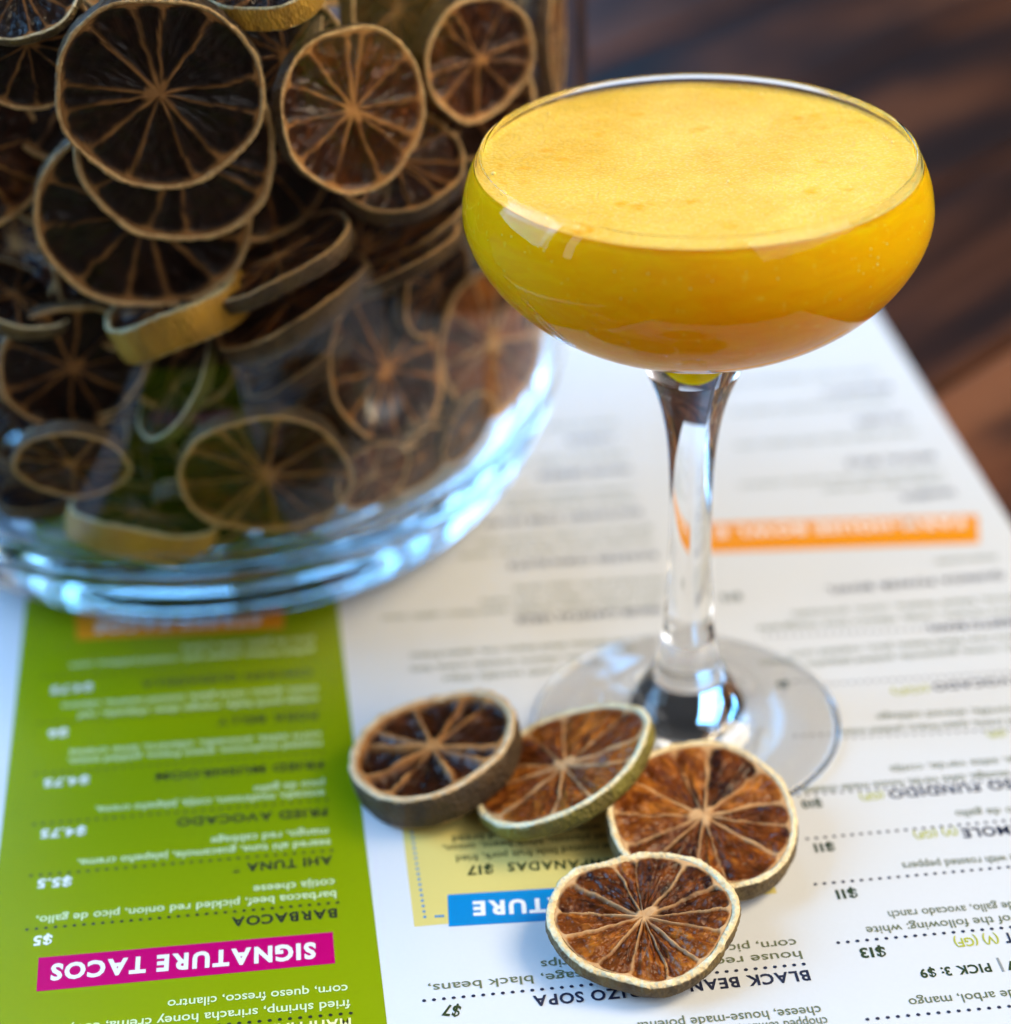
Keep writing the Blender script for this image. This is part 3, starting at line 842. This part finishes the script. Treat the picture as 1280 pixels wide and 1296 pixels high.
    for k in range(nth):
        a = 2*math.pi*k/nth; ro = rad(a); wk = 1+0.28*noise.noise(Vector((math.cos(a)*3+seed, math.sin(a)*3, 2.2)))
        for i, (dr, z, sk) in enumerate(sec):
            nz = noise.noise(Vector((math.cos(a)*7+seed, math.sin(a)*7, i*0.5)))*0.34 + noise.noise(Vector((math.cos(a)*26, math.sin(a)*26+seed, i*0.9)))*0.24
            shr = 0.0
            if sk > 0.5: shr = -0.35*abs(math.sin(9*a+ph[4]+i*0.3))*thin*0.5
            r = ro+(dr*wk if -W_*1.1 < dr < -0.1 else dr)+(nz if 0 < i < ns-1 else 0)*0.8+shr
            zz = z+(nz*0.7 if 0 < i < ns-1 else 0)
            x, y = r*math.cos(a), r*math.sin(a)
            V.append((x/1000, y/1000, (zz+warp(x, y))/1000)); K.append(sk)
    for k in range(nth):
        k2 = (k+1) % nth
        for i in range(ns-1):
            F.append((k*ns+i, k*ns+i+1, k2*ns+i+1, k2*ns+i))
    rm = mesh('rind', V, F)
    at = rm.attributes.new('skin', 'FLOAT', 'POINT'); at.data.foreach_set('value', K)
    return fm, rm

def frame(c, n, maj=None):
    n = Vector(n).normalized()
    m = Vector(maj) if maj is not None else Vector((0, 1, 0)).cross(n)
    m = (m-n*m.dot(n)).normalized(); b = n.cross(m)
    return Matrix(((m.x, b.x, n.x, c[0]), (m.y, b.y, n.y, c[1]), (m.z, b.z, n.z, c[2]), (0, 0, 0, 1)))

def citrus(label, meshes, mats, mw, group):
    t = empty('dried_citrus_slice'); t.matrix_world = mw
    tag(t, label, 'citrus slice', group)
    fm, rm = meshes
    f = obj('flesh', fm, None, t); r = obj('rind', rm, None, t)
    for o, mk in ((f, mats[0]), (r, mats[1])):
        if not o.data.materials: o.data.materials.append(M[mk])
        o.material_slots[0].link = 'OBJECT'; o.material_slots[0].material = M[mk]
    return t

TG = 'dried citrus slices lying on the menu'
def tilt(tx, ty): return (math.tan(RAD(tx)), math.tan(RAD(ty)), 1.0)
front = [
 ('dark dried citrus slice with thick brown rind, leftmost of the four on the menu', (-0.0599, -0.0194, 0.0110), tilt(-11, 0),
  dict(seed=11, R=19.9, th=8.0, fourier=(-.01, .13, -.25, .84, .05, .56), nseg=10, rim=0.105, mem=0.80, sink=2.9, cup=0.6, core=0.13), ('flesh_brown', 'rind_brown')),
 ('tilted dried lime slice with pale center, wedged between the dark slice and larger slice', (-0.0306, -0.0282, 0.0112), tilt(-20, 3),
  dict(seed=23, R=20.9, th=4.2, fourier=(-.10, -.17, .33, 1.64, .41, -.15), nseg=10, rim=0.085, mem=0.42, sink=1.3, cup=1.0, core=0.12, pillow=True), ('flesh', 'rind_green')),
 ('round amber dried citrus slice leaning on the foot of the coupe glass', (-0.0003, -0.0460, 0.0095), tilt(1, -9),
  dict(seed=37, R=21.6, th=5.0, fourier=(-.25, -.06, -.68, -.19, -.23, -.11), nseg=12, rim=0.075, mem=0.38, sink=1.3, cup=0.4, core=0.12, pillow=True), ('flesh', 'rind')),
 ('frontmost amber dried citrus slice with pale rim, overlapping the blue banner of the menu', (-0.0158, -0.0773, 0.0085), tilt(0, -9),
  dict(seed=41, R=18.9, th=3.6, fourier=(.04, -.03, 1.12, .42, -.55, .82), nseg=13, rim=0.095, mem=0.30, sink=1.3, cup=0.3, core=0.11, res=1.6, pillow=True, wob=0.03), ('flesh', 'rind')),
]
for lab, cpos, nrm, kw, mats in front:
    citrus(lab, slice_meshes(**kw), mats, frame(cpos, nrm), TG)

# slices inside the jar: six source wheels, copied
JG = 'dried citrus slices inside the glass jar'
src = [slice_meshes(100+i, 20.0, [4.0, 5.0, 3.6, 4.4, 5.5, 4.0][i], nseg=[12, 10, 11, 12, 9, 10][i], rim=[0.05, 0.07, 0.055, 0.05, 0.08, 0.06][i],
                    mem=[0.45, 0.5, 0.42, 0.5, 0.6, 0.45][i], sink=1.2, cup=0.2, res=0.7, wob=0.025) for i in range(6)]
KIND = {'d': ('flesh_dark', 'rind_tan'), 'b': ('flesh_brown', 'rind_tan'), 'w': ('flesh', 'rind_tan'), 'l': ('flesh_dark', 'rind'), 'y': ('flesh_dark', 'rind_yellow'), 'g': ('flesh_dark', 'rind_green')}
JAR = [
    ('A', (-113.0, 28.6, 150.5), (0.12, -0.989, -0.085), (0.989, 0.126, -0.078), 22.5, 'd'),
    ('B', (-111.5, 34.5, 135.0), (0.117, -0.993, -0.03), (0.99, 0.119, -0.079), 22.3, 'd'),
    ('C', (-121.1, 39.7, 118.3), (0.126, -0.99, -0.06), (0.987, 0.131, -0.089), 24.7, 'd'),
    ('D', (-72.7, 42.9, 140.3), (0.563, -0.81, 0.166), (0.237, 0.351, 0.906), 18.8, 'b'),
    ('E', (-44.9, 73.3, 140.6), (0.556, -0.829, 0.055), (0.37, 0.307, 0.877), 15.2, 'b'),
    ('E2', (-48.4, 84.4, 126.1), (-0.18, -0.55, 0.816), (0.95, 0.119, 0.29), 16.8, 'b'),
    ('D2', (-64.8, 60.7, 121.4), (0.054, -0.489, 0.871), (0.999, 0.03, -0.045), 15.7, 'b'),
    ('G', (-43.9, 89.3, 58.9), (0.72, -0.663, 0.204), (0.153, 0.438, 0.886), 19.6, 'w'),
    ('H', (-69.9, 62.2, 66.1), (0.757, -0.528, 0.385), (-0.143, 0.441, 0.886), 20.3, 'b'),
    ('I', (-99.4, 39.9, 49.1), (0.048, -0.946, -0.32), (0.994, 0.077, -0.08), 21.2, 'b'),
    ('J', (-145.0, 37.6, 55.1), (0.017, -0.881, -0.472), (0.977, 0.116, -0.181), 14.2, 'b'),
    ('K', (-144.3, 49.5, 75.1), (0.234, -0.969, -0.079), (0.972, 0.231, 0.044), 17.6, 'd'),
    ('L', (-141.3, 36.6, 172.8), (-0.008, -0.65, 0.76), (0.93, 0.274, 0.244), 13.4, 'l'),
    ('M', (-159.0, 48.1, 130.5), (0.583, -0.783, 0.216), (0.199, 0.396, 0.896), 17.5, 'b'),
    ('N', (-141.2, 36.0, 160.0), (0.175, -0.983, -0.055), (0.979, 0.179, -0.092), 15.0, 'd'),
    ('O', (-89.9, 42.6, 170.2), (-0.161, -0.189, 0.969), (0.969, 0.158, 0.191), 12.9, 'y'),
    ('P', (-118.4, 45.4, 95.5), (-0.348, 0.062, 0.935), (0.902, 0.293, 0.316), 17.0, 'y'),
    ('Q', (-121.1, 52.6, 68.5), (-0.741, -0.224, 0.632), (0.492, 0.46, 0.739), 15.3, 'g'),
    ('e1', (-92.6, 47.4, 103.8), (-0.42, 0.028, 0.907), (0.877, 0.27, 0.397), 18.4, 'b'),
    ('e2', (-91.6, 53.9, 89.4), (-0.427, 0.074, 0.901), (0.877, 0.275, 0.394), 20.7, 'b'),
    ('e3', (-66.5, 61.7, 96.5), (-0.402, 0.122, 0.907), (0.904, 0.212, 0.372), 17.4, 'b'),
    ('e4', (-62.6, 73.8, 97.3), (-0.452, 0.119, 0.884), (0.88, 0.219, 0.421), 15.4, 'b'),
    ('e5', (-92.3, 61.3, 70.5), (-0.534, 0.03, 0.845), (0.803, 0.33, 0.495), 15.5, 'b'),
    ('e6', (-102.1, 65.9, 55.7), (-0.185, 0.249, 0.951), (0.972, 0.191, 0.138), 17.8, 'b'),
    ('T', (-131.3, 50.8, 34.2), (0.226, 0.226, 0.947), (0.97, 0.04, -0.241), 18.8, 'y'),
    ('V', (-156.0, 53.0, 93.7), (0.42, -0.086, 0.904), (0.907, 0.023, -0.419), 14.0, 'l'),
    ('F', (-25.3, 106.5, 134.4), (0.983, -0.181, 0.0), (0, 0, 1), 16.0, 'w'),
    ('U', (-74.3, 47.1, 44.5), (0.513, -0.824, -0.241), (0.849, 0.529, -0.0), 10.5, 'w'),
    ('W', (-63.0, 58.9, 41.9), (0.65, -0.715, -0.257), (0.74, 0.673, -0.0), 10.5, 'b'),
    ('X', (-50.9, 68.5, 45.3), (0.766, -0.598, -0.236), (0.616, 0.788, -0.0), 10.5, 'b'),
    ('Y', (-87.7, 54.5, 149.2), (0.445, -0.895, -0.0), (0.895, 0.445, -0.0), 14.0, 'd'),
    ('Z', (-57.2, 79.3, 80.2), (0.821, -0.567, -0.067), (0.568, 0.823, -0.0), 14.0, 'd'),
]
LAB = {
 'A': 'large dark dried citrus slice facing out near the top of the jar, thin tan rim',
 'B': 'dark slice half hidden just below the large topmost dark slice in the jar',
 'C': 'dark slice at the bottom of the overlapping trio of dark slices in the jar',
 'D': 'round brown slice with a wide tan rim facing out in the middle of the jar',
 'E': 'small brown slice with an orange center near the upper right of the jar',
 'E2': 'brown slice tucked under the small orange centered slice in the jar',
 'D2': 'tan rimmed slice peeking out from under the round wide rimmed slice in the jar',
 'F': 'orange brown slice at the right edge of the jar right behind the coupe rim',
 'G': 'reddish brown slice pressed upright against the lower right jar wall beside the coupe bowl',
 'H': 'upright brown slice left of the reddish slice low in the jar',
 'I': 'wide flattened brown slice resting near the bottom of the jar',
 'J': 'small flattened brown slice at the lower left near the jar bottom',
 'K': 'very dark slice on the left of the jar just above the small flattened slice',
 'L': 'pale rimmed slice with a glossy glint in the top left corner of the jar',
 'M': 'brown slice cut by the left picture edge beside the large dark slices',
 'N': 'dark slice behind the glossy top left slice and the large dark slice',
 'O': 'yellow peeled slice seen from its edge at the top of the jar',
 'P': 'slice showing bright yellow peel under the trio of dark slices in the jar',
 'Q': 'green skinned slice standing on edge in the lower middle of the jar',
 'e1': 'edge on slice nearest to the right of the yellow peel in the jar',
 'e2': 'edge on slice under the upper edge on slice in the jar center',
 'e3': 'edge on slice rising towards the coupe bowl in the jar',
 'e4': 'edge on slice behind the one rising towards the coupe bowl',
 'e5': 'lowest steep edge on slice in the jar center',
 'e6': 'nearly level edge on slice just above the wide flattened slice',
 'T': 'yellow skinned slice lying flat on the jar floor',
 'U': 'small tan slice against the glass just right of the wide flattened slice',
 'W': 'small slice against the glass under the upright brown slice low in the jar',
 'Y': 'dark slice in the gap between the large top slice and the round wide rimmed slice',
 'Z': 'dark slice in the gap above and between the two upright slices low in the jar',
 'X': 'small dark slice under the reddish slice at the lower right of the jar',
 'V': 'pale rimmed slice lying flat at the left picture edge under the dark trio',
}
for i, (nm, cpos, nrm, maj, R_, kind) in enumerate(JAR):
    th_extra = 1.9 if kind == 'y' else (1.7 if nm in ('E', 'D2', 'E2') else 1.0)
    mw = frame([v/1000 for v in cpos], nrm, maj)
    s = R_/20.0
    rot = Matrix.Rotation(i*1.7, 4, 'Z')
    t = citrus(LAB[nm], src[i % 6], KIND[kind], mw @ rot @ Matrix.Diagonal((s, s, s*th_extra, 1)), JG)
# the deep filling behind them
rng = random.Random(9)
cam_dir = (Vector((CAM_POS.x, CAM_POS.y, 0))-Vector((JX, JY, 0))).normalized()
floor_pts = []
named_pts = [Vector(q[1])/1000 for q in JAR]
for k in range(15):          # a loose layer lying flat on the jar floor
    a = 2*math.pi*(k+0.3)/(8 if k < 8 else 6); rr = 0.036 if k < 8 else (0.020 if k < 14 else 0.0)
    p = Vector((JX+rr*math.cos(a), JY+rr*math.sin(a), FLOOR+0.0060+0.004*(k % 2)+(0.006 if k > 7 else 0)))
    floor_pts.append(p)
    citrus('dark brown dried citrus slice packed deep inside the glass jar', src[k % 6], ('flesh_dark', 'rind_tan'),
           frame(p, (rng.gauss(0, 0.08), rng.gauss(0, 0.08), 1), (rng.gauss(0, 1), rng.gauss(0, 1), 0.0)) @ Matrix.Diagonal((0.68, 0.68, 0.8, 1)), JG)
for k in range(16):         # small ones leaning outward round the foot of the wall
    a = 2*math.pi*(k+0.4*rng.random())/16
    for rr, z, lean, s in ((0.061, FLOOR+0.0085, 0.25, 0.58), (0.066, FLOOR+0.020, -0.9, 0.62)):
        if z > 0.03 and k % 2: continue
        p = Vector((JX+rr*math.cos(a), JY+rr*math.sin(a), z)); floor_pts.append(p)
        citrus('dark brown dried citrus slice packed deep inside the glass jar', src[rng.randrange(6)], rng.choice([('flesh_dark', 'rind_tan'), ('flesh_brown', 'rind_tan'), ('flesh_dark', 'rind_tan')]),
               frame(p, (lean*math.cos(a)+rng.gauss(0, 0.15), lean*math.sin(a)+rng.gauss(0, 0.15), 1), (rng.gauss(0, 1), rng.gauss(0, 1), 0.0)) @ Matrix.Diagonal((s, s, 0.8, 1)), JG)
placed = list(floor_pts)
for k, z in enumerate((0.030, 0.050, 0.072, 0.096, 0.120, 0.146, 0.172, 0.197)):   # slices standing in a layer behind the outer ones
    nn_ = 9
    for j in range(nn_):
        a = RAD(-96+192*(j+0.5*(k % 2)+rng.uniform(-0.2, 0.2))/(nn_-0.5))+math.atan2(cam_dir.y, cam_dir.x)
        rr = jar_in(max(z-0.010, FLOOR+0.003))-0.0345-rng.uniform(0, 0.006)
        p = Vector((JX+rr*math.cos(a), JY+rr*math.sin(a), z+rng.uniform(-0.004, 0.004)))
        n = Vector((math.cos(a)+rng.gauss(0, 0.25), math.sin(a)+rng.gauss(0, 0.25), 0.15+rng.gauss(0, 0.25)))
        s = rng.uniform(0.7, 0.9) if z < 0.06 else rng.uniform(0.8, 1.0)
        citrus('dark brown dried citrus slice packed deep inside the glass jar', src[rng.randrange(6)], rng.choice([('flesh_dark', 'rind_tan'), ('flesh_brown', 'rind_tan')]),
               frame(p, n, (rng.gauss(0, 1), rng.gauss(0, 1), 0.4)) @ Matrix.Diagonal((s, s, s, 1)), JG)
        placed.append(p)
for z in (0.052, 0.074, 0.098, 0.122, 0.146, 0.170, 0.196):   # slices pressed flat against the side walls
    for da in (-112, -92, -72, 58, 74, 90, 106):
        a = RAD(da+rng.uniform(-5, 5))+math.atan2(cam_dir.y, cam_dir.x)
        rr = jar_in(z-0.012)-0.0065-rng.uniform(0, 0.003); s = rng.uniform(0.68, 0.82)
        p = Vector((JX+rr*math.cos(a), JY+rr*math.sin(a), z+rng.uniform(-0.005, 0.005)))
        if any((p-q).length < 0.027 for q in named_pts): continue
        citrus('brown dried citrus slice pressed flat against the side wall of the glass jar', src[rng.randrange(6)], ('flesh_brown', 'rind_tan'),
               frame(p, (math.cos(a), math.sin(a), rng.gauss(-0.05 if z < 0.08 else 0.0, 0.08)), (rng.gauss(0, 1), rng.gauss(0, 1), 0.6)) @ Matrix.Diagonal((s, s, 0.8, 1)), JG)
        placed.append(p)
named = [Vector(q[1])/1000 for q in JAR]
tries = 0
while len(placed) < 120 and tries < 20000:
    tries += 1
    a = rng.uniform(0, 6.283); rr = 0.083*math.sqrt(rng.random()); z = 0.022+0.195*rng.random()**1.25
    p = Vector((JX+rr*math.cos(a), JY+rr*math.sin(a), z))
    dep = (Vector((p.x-JX, p.y-JY, 0))).dot(cam_dir)
    lim = jar_in(max(z-0.012, FLOOR+0.004))-0.020
    if rr > lim or dep < -0.035 and z > 0.06: continue
    if any((p-q).length < 0.0175 for q in placed): continue
    if dep > 0.02 and any((p-q).length < 0.021 or ((p-q).xy.length < 0.03 and dep > 0.05) for q in named): continue
    placed.append(p)
    n = Vector((rng.gauss(0, 0.55), rng.gauss(-0.35, 0.5), 1.0))
    s = rng.uniform(0.85, 1.08)
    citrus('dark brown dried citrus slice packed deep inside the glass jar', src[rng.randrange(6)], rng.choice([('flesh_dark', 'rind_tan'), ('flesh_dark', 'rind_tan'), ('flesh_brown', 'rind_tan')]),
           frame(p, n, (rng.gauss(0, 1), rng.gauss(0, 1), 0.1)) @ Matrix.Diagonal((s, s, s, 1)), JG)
